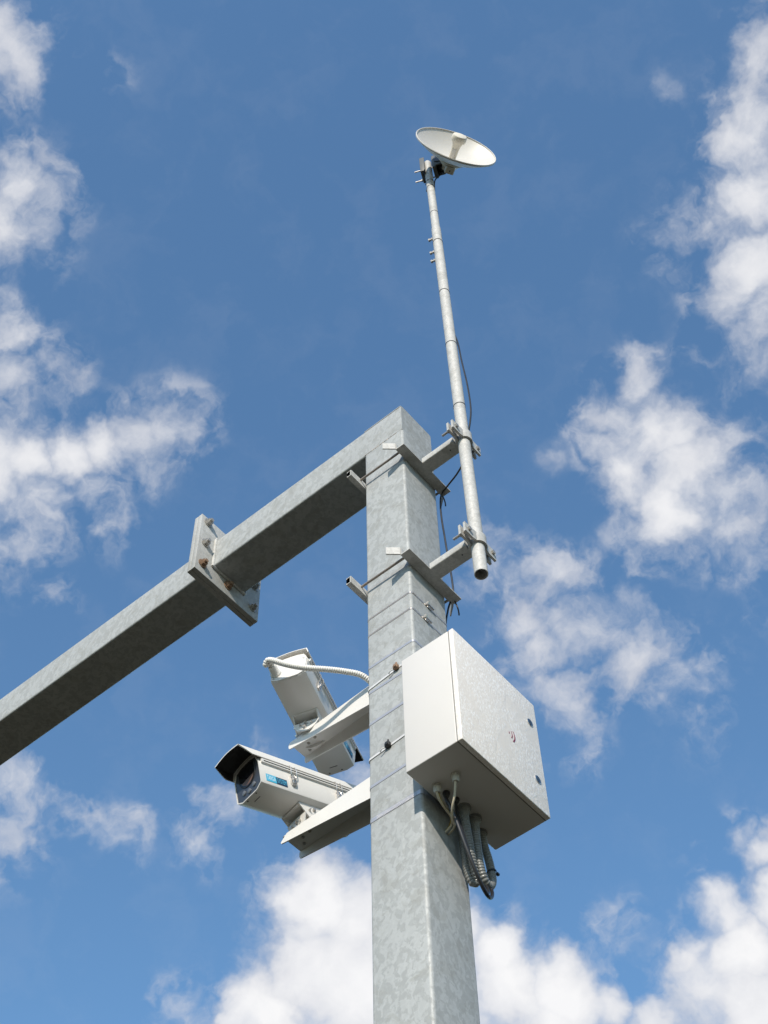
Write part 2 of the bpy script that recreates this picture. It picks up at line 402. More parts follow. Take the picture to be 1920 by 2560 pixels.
# weld bead along the joint on the near face and round the arm's root
random.seed(4)
bm = newbm(); pth = [Vector((-1 + i * .0125, -.004 + .004 * random.random(), -BH + .004 + .012 * random.random())) for i in range(70)]
sweep(bm, pth, lambda i: .006 + .009 * random.random(), 7); part('weld_bead', bm, 'rod_steel', post)
FX = -5.40
bm = newbm(); box(bm, (FX - .115, -.5, -1.5), (FX, 1.5, .54), .012)
fl = part('flange_plate', bm, 'galvanised_plate', post)
bm = newbm(); k = 0
loop = [(y, 0.03) for y in (0.,)]
ring = [Vector((FX + .02, a, b)) for a, b in rounded_sq(-.012, 1.012, -BH - .012, .012, .06, 3)]
ring = spline(ring + [ring[0]], .03); sweep(bm, ring, lambda i: .030 + .012 * random.random(), 8); part('weld_bead', bm, 'galvanised_fine', post)
for i, (y, z) in enumerate([(a, b) for a in (-.30, .5, 1.30) for b in (.37, -.42, -1.19) if not (a == .5 and b == -.42)]):
    bm = newbm(); hexnut(bm, (FX, y, z), (1, 0, 0), .088, .075, .055, .048)
    part('flange_nut', bm, 'rusty_bolt' if i in (2, 4) else 'bolt_zinc', fl, 25)
bm = newbm(); box(bm, (-1.6, -.6, GZ), (.6, 1.6, GZ + .12), .02); part('base_plate', bm, 'galvanised_plate', post)

# ------------------------------------------------------------------ cantilever beam bolted on
beam = empty('cantilever_beam', W(-5.6, .5, -.5), 'long galvanised square beam bolted to the flange and running out of frame', 'beam')
bm = newbm(); prism(bm, rounded_sq(0, 1, -BH, 0, .05), -34, -5.625, 'x'); part('tube', bm, 'galvanised', beam)
bm = newbm(); box(bm, (-5.63, -.5, -1.5), (-5.520, 1.5, .54), .012); bf = part('flange_plate', bm, 'galvanised_plate', beam)
for i, (y, z) in enumerate([(a, b) for a in (-.30, .5, 1.30) for b in (.37, -.42, -1.19) if not (a == .5 and b == -.42)]):
    bm = newbm(); hexnut(bm, (-5.63, y, z), (-1, 0, 0), .075, .09); part('bolt_head', bm, 'rusty_bolt', bf, 25)

# ------------------------------------------------------------------ mast
MX, MY, MB, MT = 1.19, .48, -6.57, 13.15
LEAN = Vector((-.0060, -.0012))
def mast_at(z): t = z - MB; return Vector((MX + LEAN.x * t, MY + LEAN.y * t, z))
MR = .124; MR2 = .108; SLV = 8.45
mast = empty('antenna_mast', W(MX, MY, MB), 'slim round galvanised mast pipe with an open lower end', 'mast')
bm = newbm(); cyl(bm, mast_at(MB), mast_at(SLV), MR, MR * .985, 40, hole=MR - .016); part('lower_pipe', bm, 'galvanised_fine', mast)
bm = newbm(); cyl(bm, mast_at(SLV - 2.2), mast_at(MT), MR2, MR2, 36, hole=MR2 - .015); part('upper_pipe', bm, 'galvanised_fine', mast)
for z in (7.95, 7.15, 6.65):
    c = mast_at(z); d = Vector((-.90, -.30, 0)).normalized(); bm = newbm()
    cyl(bm, c + d * .10, c + d * .20, .026, n=10); cyl(bm, c + d * .122, c + d * .150, .048, n=6); cyl(bm, c + d * .19, c + d * .235, .048, n=6)
    part('clamp_screw', bm, 'bolt_zinc', mast, 25)

# ------------------------------------------------------------------ two stand-off brackets
def bracket(zb, label):
    o = empty('standoff_bracket', W(.1, .48, zb), label, 'bracket', 'brackets holding the antenna mast')
    y0, y1 = -.27, 1.23; x0, x1 = .012, .225; h = .20; t = .024
    # angle: flat leg at the bottom, upright leg on the post side with its ends bent back
    bm = newbm(); prism(bm, [(x0, zb), (x1, zb), (x1, zb + t), (x0 + t, zb + t), (x0 + t, zb + h), (x0, zb + h)], y0, y1, 'y')
    part('angle_plate', bm, 'galvanised_fine', o, 25)
    for s, ye in ((-1, y0), (1, y1)):
        bm = newbm(); a = Vector((x0, ye, 0)); d = Vector((-.75, s * .66, 0)).normalized() * .26; n = Vector((.66, s * .75, 0)) * t
        vs = [bm.verts.new((a + q) + Vector((0, 0, z))) for z in (zb, zb + h) for q in (Vector(), d, d + n, n)]
        for f in ((0, 1, 2, 3), (7, 6, 5, 4), (0, 4, 5, 1), (1, 5, 6, 2), (2, 6, 7, 3), (3, 7, 4, 0)): bm.faces.new([vs[i] for i in f])
        part('bent_tab', bm, 'galvanised_fine', o, 25)
    # stand-off tube
    c = mast_at(zb + .1); xe = c.x - MR - .045
    bm = newbm(); prism(bm, rounded_sq(.32, .63, zb + .004, zb + .19, .03, 3), x1 - .01, xe, 'x'); arm = part('standoff_tube', bm, 'galvanised_fine', o)
    bm = newbm(); cyl(bm, (xe - .16, .455, zb + .0035), (xe - .16, .455, zb + .03), .017, n=12); part('drain_hole', bm, 'gasket_black', arm)
    # clamp: two strips bent round the pipe, ears left and right
    za, zc = zb - .05, zb + .22; th = .046
    def strip(sgn, r):
        gap = .032
        e = .45                      # ear reach
        pts = [(-e, gap)]
        a0 = R(22); n = 12
        arc = [(-(r) * math.cos(a0 + (PI - 2 * a0) * i / n), max(gap, r * math.sin(a0 + (PI - 2 * a0) * i / n))) for i in range(n + 1)]
        pts += [(-(r + .11), gap), (-(r + .05), gap + .01)] + arc + [((r + .05), gap + .01), ((r + .11), gap), (e, gap)]
        # offset outward for thickness
        P = [Vector((a, b)) for a, b in pts]; Q = []
        for i, q in enumerate(P):
            d = (P[min(i + 1, len(P) - 1)] - P[max(i - 1, 0)]).normalized(); Q.append(q + Vector((-d.y, d.x)) * th)
        out = P + Q[::-1]
        return [(c.x + sgn * b, c.y + a) for a, b in out]
    for sgn in (-1, 1):
        bm = newbm(); prism(bm, strip(sgn, MR + .002), za, zc, 'z'); bmesh.ops.triangulate(bm, faces=[f for f in bm.faces if len(f.verts) > 4])
        part('pipe_clamp', bm, 'galvanised_fine', o, 40)
    for s in (-1, 1):
        y = c.y + s * .345; z = (za + zc) / 2; bm = newbm()
        cyl(bm, (c.x - .27, y, z), (c.x + .08, y, z), .026, n=12)
        cyl(bm, (c.x + .077, y, z), (c.x + .12, y, z), .050, n=6); cyl(bm, (c.x - .125, y, z), (c.x - .077, y, z), .050, n=6)
        part('clamp_bolt', bm, 'bolt_zinc', o, 25)
    # rear rail behind the post and the two tie rods
    zr = zb - .065; L = .11; bm = newbm()
    prism(bm, [(-1.02, zr), (-1.02, zr + .185), (-1.02 - L, zr + .185), (-1.02 - L, zr + .150), (-1.02 - L + .018, zr + .150), (-1.02 - L + .018, zr + .167), (-1.045, zr + .167), (-1.045, zr + .02), (-1.02 - L + .018, zr + .02), (-1.02 - L + .018, zr + .035), (-1.02 - L, zr + .035), (-1.02 - L, zr)], -.43, 1.43, 'y')
    bmesh.ops.triangulate(bm, faces=[f for f in bm.faces if len(f.verts) > 4])
    rail = part('rear_rail', bm, 'galvanised_fine', o, 25)
    for y in (-.135, 1.135):
        bm = newbm(); zz = zb + .075
        cyl(bm, (-1.17, y, zz), (.075, y, zz), .025, n=14); part('threaded_rod', bm, 'rod_steel', o)
        bm = newbm(); hexnut(bm, (x0 + t, y, zz), (1, 0, 0), .05, .045); part('rod_nut', bm, 'bolt_zinc', o, 25)
    return o
bracket(-2.13, 'upper galvanised stand-off bracket just below the arm joint of the post')
bracket(-5.72, 'lower galvanised stand-off bracket near the open end of the mast pipe')

# ------------------------------------------------------------------ dish antenna
AZ = R(327.7); DC = Vector((2.13, .375, 12.5)); DA = Vector((math.cos(AZ), math.sin(AZ), .006)).normalized(); DR = 1.165; DD = .40
dish = empty('dish_antenna', W(DC.x - .5, DC.y + .3, DC.z - 1.1), 'round white parabolic dish antenna at the tip of the mast', 'antenna')
bm = newbm(); prof = []
N_ = 26
for i in range(N_ + 1):
    r = DR * .985 * i / N_; prof.append((DD * ((r / DR) ** 2) - DD, r))
prof += [(0.0, DR * .985), (.022, DR * .992), (.026, DR * 1.004), (.008, DR * 1.016), (-.03, DR * 1.012)]
for i in range(N_, -1, -1):
    r = DR * .99 * i / N_; prof.append((DD * ((r / DR) ** 2) - DD - .035, r))
lathe(bm, DC, DA, prof, 96); part('reflector', bm, 'dish_white', dish, 30)
bm = newbm(); lathe(bm, DC, DA, [(-DD, 0), (-DD, .105), (-.12, .108), (.03, .122), (.12, .158), (.16, .165)], 36); fd = part('feed_tube', bm, 'feed_cream', dish)
bm = newbm(); lathe(bm, DC, DA, [(.155, .16), (.16, .205), (.20, .215), (.30, .212), (.335, .19), (.35, .14), (.355, 0)], 36); part('feed_cap', bm, 'feed_cream', fd)
bm = newbm(); lu, lv = frame_along(DA); 
for q, (a, b_) in enumerate(((-.20, .11), (-.32, .05))):
    pass
box(bm, (-.001, -.06, -.14), (.006, .06, .12), .003)
lab_rot = Matrix((DA.cross(Vector((0, 0, 1))) * -1, Vector((0, 0, 1)), DA)).transposed()
side = (Vector((.2, -.5, -.85)) - DA * Vector((.2, -.5, -.85)).dot(DA)).normalized()
tang = DA.cross(side)
for v in bm.verts: v.co = DC + side * (.110 + v.co.x) + tang * v.co.y + DA * (v.co.z - .15)
part('feed_label', bm, 'dish_white', fd)
# hub behind the reflector
bm = newbm(); lathe(bm, DC, DA, [(-DD - .02, 0), (-DD - .02, .36), (-DD - .07, .36), (-DD - .10, .30), (-DD - .22, .20), (-DD - .30, .19), (-DD - .31, 0)], 40); part('hub', bm, 'feed_cream', dish)
hubc = DC + DA * (-DD - .2)
bm = newbm(); hp = hubc + Vector((0, 0, -.26)); box(bm, (-.10, -.13, -.11), (.10, .13, .12), .03)
for v in bm.verts: v.co = hp + DA * v.co.x + Vector((-DA.y, DA.x, 0)) * v.co.y + Vector((0, 0, v.co.z))
part('radio_housing', bm, 'feed_cream', dish)
# mount: bracket block on the pipe, strut to the hub, saddle with two U-bolts on the far side
mt = mast_at(12.75); toh = (hubc - mt); toh.z = 0; toh.normalize(); sid = Vector((-toh.y, toh.x, 0))
def obox(bm, c, ex, ey, ez, hx, hy, hz, bev=.015):
    b2 = bmesh.new(); box(b2, (-hx, -hy, -hz), (hx, hy, hz), bev)
    for v in b2.verts: v.co = Vector(c) + ex * v.co.x + ey * v.co.y + ez * v.co.z
    me = bpy.data.meshes.new('t'); b2.to_mesh(me); b2.free(); bm.from_mesh(me); bpy.data.meshes.remove(me); return bm
Zv = Vector((0, 0, 1))
bm = newbm()
obox(bm, mt + toh * .20, toh, sid, Zv, .05, .19, .42); obox(bm, mt + toh * .30 + sid * .16, toh, sid, Zv, .16, .022, .30); obox(bm, mt + toh * .30 - sid * .16, toh, sid, Zv, .16, .022, .30)
part('mount_bracket', bm, 'mount_grey', dish)
bm = newbm(); d0 = mt + toh * .36; cyl(bm, d0, hubc - DA * .02, .13, .17, 24); part('tilt_arm', bm, 'mount_grey', dish)
bm = newbm(); cyl(bm, d0 - sid * .21, d0 + sid * .21, .15, n=24); part('tilt_joint', bm, 'black_plastic', dish)
bm = newbm()
sd = mt - toh * .17
obox(bm, sd, toh, sid, Zv, .03, .19, .50); obox(bm, sd + toh * .05 + sid * .17, toh, sid, Zv, .06, .022, .50); obox(bm, sd + toh * .05 - sid * .17, toh, sid, Zv, .06, .022, .50)
part('mount_saddle', bm, 'mount_grey', dish)
for dz in (-.38, .38):
    bm = newbm()
    for s in (1,):
        a = mt + sid * s * .135 + Zv * dz
        cyl(bm, a - toh * .42, a + toh * .22, .020, n=10); cyl(bm, a - toh * .245, a - toh * .205, .042, n=6)
    part('mount_bolt', bm, 'bolt_zinc', dish, 25)

# ------------------------------------------------------------------ cables of the antenna, ties round the mast
def tube_thing(name, pts, r, mat, label, cat, group=None, n=10, step=.05):
    bm = newbm(); p = spline(pts, step); sweep(bm, p, r, n); return single(name, bm, mat, label, cat, pts[0], group)
def beside(z, dx, dy): q = mast_at(z); return (q.x + dx, q.y + dy, z)
c0 = hubc + Vector((0, 0, -.38))
tube_thing('antenna_cable', [tuple(c0), (1.58, 0.66, 12.228), (1.444, 0.63, 12.185), (1.29, 0.6, 12.083), (1.173, 0.57, 11.888), beside(11.2, .02, .13), beside(10.6, -.05, .12), beside(9.5, -.055, .115), beside(7.5, -.06, .13), beside(4.6, -.06, .13), beside(3.2, -.02, .14), beside(2.1, .125, .08), beside(1.1, .18, .05), beside(0, .235, .05), beside(-.9, .24, .05), beside(-1.35, .17, .08), (1.16, .64, -1.75), (.95, .85, -1.95), (.60, 1.0, -2.06), (.28, 1.08, -2.12), (.06, 1.13, -2.20), (.00, 1.15, -2.5), (.0, 1.15, -3.0), (.03, 1.15, -3.6), (.07, 1.15, -4.4), (.11, 1.15, -5.1), (.10, 1.15, -5.55), (-.04, 1.15, -5.9), (-.12, 1.12, -6.6), (-.12, 1.08, -8.5)], .019, 'black_cable', 'thin black cable running from the dish down the mast and behind the post', 'cable')
where = ['directly under the dish mount', 'second below the dish mount', 'on the thin pipe above the joint', 'on the pipe between its clamp screws', 'midway down the bare pipe', 'where the cable starts to bulge from the mast', 'just above the upper mast clamp']
for i, z in enumerate((11.72, 11.28, 9.47, 7.58, 4.66, 2.01, -.74)):
    r = (MR2 if z > SLV else MR) + .002; c = mast_at(z); bm = newbm()
    prof = [(c + Vector((math.cos(2 * PI * k / 32) * r, math.sin(2 * PI * k / 32) * r, .02 * math.sin(2 * PI * k / 32 + i))), Vector((math.cos(2 * PI * k / 32), math.sin(2 * PI * k / 32), 0))) for k in range(32)]
    ribbon(bm, prof, .004, .011)
    if i < 2: box(bm, (c.x - r - .018, c.y - .05, z - .08 - .05 * i), (c.x - r + .004, c.y - .035, z + .02), .004)
    single('cable_tie', bm, 'black_plastic', 'thin black cable tie round the mast ' + where[i], 'cable tie', c, 'cable ties round the mast')
for nm, z, y, lb in (('a', -2.42, 1.16, 'short black cable-tie tail hanging under the far end of the upper bracket'), ('b', -5.98, 1.19, 'short black cable-tie tail hanging under the far end of the lower bracket')):
    bm = newbm(); x = .05 if nm == 'a' else .10
    sweep(bm, spline([(x, y, z + .26), (x + .03, y + .02, z + .1), (x + .05, y + .02, z - .06), (x + .045, y + .03, z - .16)], .03), lambda i: .014, 6)
    single('cable_tie', bm, 'black_plastic', lb, 'cable tie', (x, y, z))

# ------------------------------------------------------------------ bands round the post
def band(name, z, hh, mat, label, cat, tilt=0., th=.005, proud=.001, wav=0.):
    pts = rounded_sq(PSEC[0] - proud, PSEC[1] + proud, PSEC[2] - proud, PSEC[3] + proud, .055, 6); path = []
    pts = [Vector((a, b, 0)) for a, b in pts]; dense = []
    for i, a in enumerate(pts):
        b = pts[(i + 1) % len(pts)]; k = max(1, int((b - a).length / .08))
        for j in range(k): dense.append(a + (b - a) * (j / k))
    n = len(dense)
    for i, q in enumerate(dense):
        d = (dense[(i + 1) % n] - dense[i - 1]).normalized(); nr = Vector((d.y, -d.x, 0))
        path.append((Vector((q.x, q.y, z + tilt * (q.x + .5) + wav * math.sin(q.x * 3.1) * (q.y < .2))), nr))
    bm = newbm(); ribbon(bm, path, th, hh)
    o = empty(name, W(-.5, .5, z - hh), label, cat, 'straps round the post'); part('strap', bm, mat, o, 30); return o
for z, yb, lb in ((-6.53, .46, 'upper of two thin hose clamps with a screw on the post'), (-6.985, .37, 'lower of two thin hose clamps with a screw on the post')):
    o = band('hose_clamp', z, .022, 'hose_steel', lb, 'hose clamp', .01)
    bm = newbm(); c = Vector((.05, yb, z + .045))
    box(bm, (.008, yb - .03, z - .026), (.045, yb + .055, z + .035), .010)
    part('screw_housing', bm, 'stainless', o)
    bm = newbm(); cyl(bm, (.050, yb - .065, z + .035), (.050, yb - .025, z + .035), .038, n=6); cyl(bm, (.046, yb - .03, z + .02), (.046, yb + .12, z + .012), .022, n=12); part('clamp_screw', bm, 'stainless', o, 30)
    # perforations of the strap, cut as dark slots on the near face
    bm = newbm()
    for i in range(38): box(bm, (-.93 + i * .0235, -.0145, z - .013 + .01 * (-.43 + i * .0235)), (-.918 + i * .0235, -.0118, z + .013 + .01 * (-.43 + i * .0235)))
    part('strap_slots', bm, 'rod_steel', o, 0, kind='stuff')
band('steel_strap', -7.86, .028, 'band_steel', 'flat bright steel strap just above the cabinet top', 'strap')
o = band('steel_strap', -8.50, .028, 'band_steel', 'flat bright steel strap right under the white tie with the brown buckle', 'strap')
o = band('steel_strap', -9.255, .028, 'band_steel', 'flat steel strap on the post between the two white buckled ties', 'strap', .03, .006, .001)
o = band('steel_strap', -10.67, .028, 'band_steel', 'flat steel strap low beside the cabinet, over the lower camera arm', 'strap', .04, .006, .001)
o = band('steel_strap', -11.395, .042, 'band_steel', 'ribbed steel strap on the post just under the cabinet', 'strap', 0, .006, .001)
bm = newbm()
for i in range(40): box(bm, (-.86 + i * .0195, -.0175, -11.430), (-.851 + i * .0195, -.0120, -11.362))
part('strap_ribs', bm, 'stainless', o, 0, kind='stuff')
random.seed(9)
for z, tl, bx, mt_, lb in ((-8.345, .13, -.36, 'rusty_bolt', 'white tie with a brown buckle round the post beside the cabinet top'), (-10.03, .10, -.58, 'black_plastic', 'white tie with a black buckle round the post at mid cabinet')):
    o = band('buckled_tie', z, .022, 'tie_white', lb, 'strap', tl, .010, .004, .0)
    zz = z + tl * (bx + .5); bm = newbm()
    box(bm, (bx - .050, -.080, zz - .042), (bx + .050, -.012, zz + .042), .012)
    box(bm, (bx - .02, -.098, zz - .028), (bx + .034, -.078, zz + .03), .006)
    cyl(bm, (bx + .02, -.06, zz + .02), (bx + .02, -.06, zz + .085), .016, n=10)
    part('buckle', bm, mt_, o)
    bm = newbm(); sweep(bm, spline([(bx - .05, -.05, zz - .03), (bx - .10, -.08, zz - .055), (bx - .15, -.06, zz - .085)], .02), .012, 6); part('tie_tail', bm, 'tie_white', o)

# ------------------------------------------------------------------ cabinet
X0, X1, Y0, Y1, Z0, Z1 = .10, 1.150, -.497, 1.656, -11.474, -8.943
cab = empty('equipment_cabinet', W(.62, .58, Z0), 'white steel equipment cabinet strapped to the right side of the post', 'cabinet')
bm = newbm(); box(bm, (X0, Y0, Z0), (X1 - .094, Y1, Z1), .020, 3); part('body', bm, 'cabinet_enamel', cab)
bm = newbm(); box(bm, (X1 - .100, Y0 + .006, Z0 + .006), (X1 - .080, Y1 - .006, Z1 - .006)); part('door_seal', bm, 'seal_grey', cab)
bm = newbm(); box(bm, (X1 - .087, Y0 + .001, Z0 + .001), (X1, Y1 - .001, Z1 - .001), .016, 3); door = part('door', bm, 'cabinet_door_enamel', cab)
bm = newbm(); box(bm, (.0, .08, -11.2), (X0 + .002, .20, -9.15)); box(bm, (.0, .80, -11.2), (X0 + .002, .92, -9.15)); part('mounting_rail', bm, 'galvanised_fine', cab)
for y, z in ((1.45, -9.53), (1.44, -10.82)):
    bm = newbm(); lathe(bm, (X1, y, z), (1, 0, 0), [(-.01, .080), (.006, .080), (.010, .075), (.008, .068)], 28); lk = part('lock', bm, 'stainless', door)
    bm = newbm(); cyl(bm, (X1 - .005, y, z), (X1 + .006, y, z), .070, n=24); part('lock_barrel', bm, 'lock_blue', door)
    bm = newbm(); box(bm, (X1 + .002, y - .018, z - .048), (X1 + .010, y + .018, z + .048), .002); cyl(bm, (X1 + .002, y, z), (X1 + .009, y, z), .034, n=14); part('key_slot', bm, 'lock_dark', door)
# printed emblem: a dot and two swelling arcs
def arc(bm, c, r, a0, a1, w0, w1, n=18, x=X1 + .0045):
    top = []; bot = []
    for i in range(n + 1):
        t = i / n; a = a0 + (a1 - a0) * t; w = w0 + (w1 - w0) * t
        for L, q in ((top, r + w / 2), (bot, r - w / 2)): L.append(bm.verts.new((x, c[0] + q * math.cos(a), c[1] + q * math.sin(a))))
    for i in range(n): bm.faces.new((top[i], top[i + 1], bot[i + 1], bot[i]))
    e = c[0] + r * math.cos(a1), c[1] + r * math.sin(a1)
    ring = [bm.verts.new((x + .0002, e[0] + w1 * .55 * math.cos(2 * PI * k / 12), e[1] + w1 * .55 * math.sin(2 * PI * k / 12))) for k in range(12)]; bm.faces.new(ring)
for nm, c, r, a0, a1, w0, w1 in (('emblem_dot', (.73, -10.30), .060, .35, -.35, .014, .012), ('emblem_arc', (.74, -10.30), .125, .62, -.62, .008, .022), ('emblem_arc', (.74, -10.30), .19, .62, -.72, .010, .030)):
    bm = newbm(); arc(bm, c, r, a0, a1, w0, w1)
    ext = bmesh.ops.extrude_face_region(bm, geom=list(bm.faces))
    for v in [g_ for g_ in ext['geom'] if isinstance(g_, bmesh.types.BMVert)]: v.co.x -= .006
    part(nm, bm, 'emblem_red', door, 0)
# cable glands and conduit sockets in the floor of the cabinet
def gland(x, y, r, h, mat):
    bm = newbm(); lathe(bm, (x, y, Z0), (0, 0, -1), [(-.01, r * .3), (-.01, r * 1.25), (.03, r * 1.25), (.035, r * 1.05), (h * .75, r), (h, r * .72), (h, r * .3)], 12 if r < .09 else 28); part('cable_gland', bm, mat, cab, 30)
gland(.284, .007, .060, .14, 'pale_gland'); gland(.625, .008, .060, .14, 'pale_gland'); gland(.30, .20, .045, .10, 'black_plastic'); gland(.33, .40, .040, .08, 'black_plastic')
gland(.311, .615, .085, .12, 'grey_plastic'); gland(.297, .892, .085, .12, 'grey_plastic'); gland(.18, 1.20, .075, .08, 'grey_plastic')

# ------------------------------------------------------------------ wiring under the cabinet
def conduit(pts, r, pitch, mat, label, group=None):
    bm = newbm(); corrugated(bm, pts, r, pitch); return single('corrugated_conduit', bm, mat, label, 'conduit', pts[0], group)
conduit([(.311, .61, Z0 - .08), (.3, .634, -11.808), (.29, .686, -12.022), (.27, .753, -12.277), (.24, .843, -12.507), (.2, .93, -12.62), (.155, .91, -12.645), (.13, .858, -12.542), (.115, .832, -12.316), (.11, .818, -12.072), (.11, .798, -11.882), (.10, .807, -11.688), (.08, .83, -11.5)], .066, .045, 'grey_plastic', 'grey corrugated conduit nearer the post, half hidden by black cable')
conduit([(.297, .885, Z0 - .08), (.3, .872, -11.831), (.3, .884, -12.142), (.3, .911, -12.434), (.29, 1.002, -12.611), (.27, 1.142, -12.621), (.25, 1.255, -12.446), (.23, 1.285, -12.208), (.21, 1.27, -11.966), (.19, 1.235, -11.766), (.18, 1.205, Z0 - .05)], .066, .045, 'grey_plastic', 'grey corrugated conduit hanging in a U-shaped loop under the cabinet')
bm = newbm(); c = Vector((.235, 1.285, -12.25)); prof = [(c + Vector((math.cos(2 * PI * k / 24) * .070, math.sin(2 * PI * k / 24) * .070, .015 * math.cos(2 * PI * k / 24))), Vector((math.cos(2 * PI * k / 24), math.sin(2 * PI * k / 24), 0))) for k in range(24)]
ribbon(bm, prof, .008, .012); box(bm, (c.x + .03, c.y + .05, c.z - .02), (c.x + .075, c.y + .105, c.z + .02), .008)
single('cable_tie', bm, 'black_plastic', 'black cable tie round the hanging conduit loop', 'cable tie', c)
tube_thing('black_cable', [(.30, .20, Z0 - .05), (.31, .19, -11.645), (.37, .285, -11.952), (.4, .37, -12.252), (.42, .503, -12.604), (.42, .654, -12.863), (.4, .827, -13.008), (.37, .98, -12.996), (.34, 1.081, -12.865), (.3, 1.131, -12.7), (.22, 1.10, -12.4), (.10, 1.05, -12.0), (-.05, 1.06, -11.8)], .029, 'black_cable', 'thick black cable looping lowest under the cabinet', 'cable')
tube_thing('black_cable', [(.33, .40, Z0 - .04), (.33, .391, -11.692), (.37, .4, -12.022), (.4, .463, -12.373), (.41, .582, -12.69), (.41, .692, -12.89), (.4, .798, -12.975), (.38, .905, -12.97), (.34, .997, -12.84), (.28, 1.038, -12.66), (.2, 1.04, -12.2), (.05, 1.07, -11.8)], .024, 'black_cable', 'thinner black cable looping just inside the thick one', 'cable')
tube_thing('beige_cable', [(.284, .005, Z0 - .10), (.284, -.01, -11.62), (.27, .067, -11.711), (.25, .196, -11.746), (.22, .37, -11.755), (.18, .466, -11.764), (.12, .525, -11.774), (.06, .518, -11.832), (-.03, .512, -11.875)], .018, 'beige_cable', 'beige cable from the left gland crossing into the post', 'cable')
tube_thing('beige_cable', [(.625, .005, Z0 - .10), (.62, .002, -11.63), (.55, .057, -11.796), (.45, .119, -11.919), (.36, .221, -11.967), (.28, .362, -11.942), (.2, .493, -11.86), (.1, .558, -11.854), (-.03, .59, -11.85)], .018, 'beige_cable', 'beige cable from the right gland bending into the post', 'cable')
tube_thing('yellow_cable', [(.295, .02, Z0 - .10), (.29, .02, -11.602), (.27, .092, -11.679), (.24, .227, -11.704), (.19, .429, -11.693), (.14, .487, -11.749), (.07, .526, -11.781), (-.03, .535, -11.835)], .013, 'yellow_cable', 'thin yellow cable behind the beige ones entering the post', 'cable')

# ------------------------------------------------------------------ camera arms
def camera_arm(ztop_p, zbot_p, ztop_t, zbot_t, xt, label, cut, ya=.265, yb=.735):
    o = empty('camera_arm', W(-1.0, .5, zbot_p), label, 'bracket', 'white arms carrying the cameras')
    xp = -1.03; th = .02
    def prof(cut):     # side outline (x,z), rounded nose
        if cut: nose = [(xt + .13, ztop_t), (xt + .10, ztop_t - .03), (xt + .02, zbot_t + .06), (xt, zbot_t + .03), (xt + .012, zbot_t + .006), (xt + .05, zbot_t)]
        else: nose = [(xt + .05, ztop_t), (xt + .015, ztop_t - .014), (xt, ztop_t - .05), (xt, zbot_t + .05), (xt + .015, zbot_t + .012), (xt + .05, zbot_t)]
        return [(xp, zbot_p), (xp, ztop_p)] + nose
    for y in (ya, yb - th):
        bm = newbm(); prism(bm, prof(cut and y == ya), y, y + th, 'y'); bmesh.ops.triangulate(bm, faces=[f for f in bm.faces if len(f.verts) > 4]); part('side_plate', bm, 'white_enamel', o, 25)
    bm = newbm(); xq = xt + (.02 if cut else .012)
    zt = lambda x: ztop_p + (ztop_t - ztop_p) * (x - xp) / (xt - xp)
    prism(bm, [(xp, zt(xp) - th - .002), (xp, zt(xp) - .002), (xq, zt(xq) - .002), (xq, zt(xq) - th - .002)], ya + th + .0005, yb - th - .0005, 'y'); top = part('top_plate', bm, 'white_enamel', o, 25)
    bm = newbm(); box(bm, (-1.03, .12, zbot_p - .10), (-1.005, .88, ztop_p + .12), .01); part('wall_plate', bm, 'white_enamel', o)
    for x, y in ((xt + .27, .50), (xt + .19, .62), (xt + .44, .47)):
        bm = newbm(); z = zt(x) - th; cyl(bm, (x, y, z + .01), (x, y, z - .016), .030, n=6); cyl(bm, (x, y, z - .016), (x, y, z - .032), .018, n=10); part('plate_bolt', bm, 'bolt_zinc', top, 25)
    bm = newbm(); cyl(bm, (-1.08, .40, zbot_p + .10), (-1.20, .40, zbot_p + .10), .03, n=10); part('wall_bolt', bm, 'rusty_bolt', o, 25)
    return o
camera_arm(-10.075, -10.57, -10.18, -10.355, -3.11, 'white sheet-steel arm holding the lower camera, its tip cut slanted', True)
camera_arm(-7.85, -8.36, -8.01, -8.175, -3.06, 'white sheet-steel arm of the upper camera, with the conduit shadow across it', False, .28, .72)

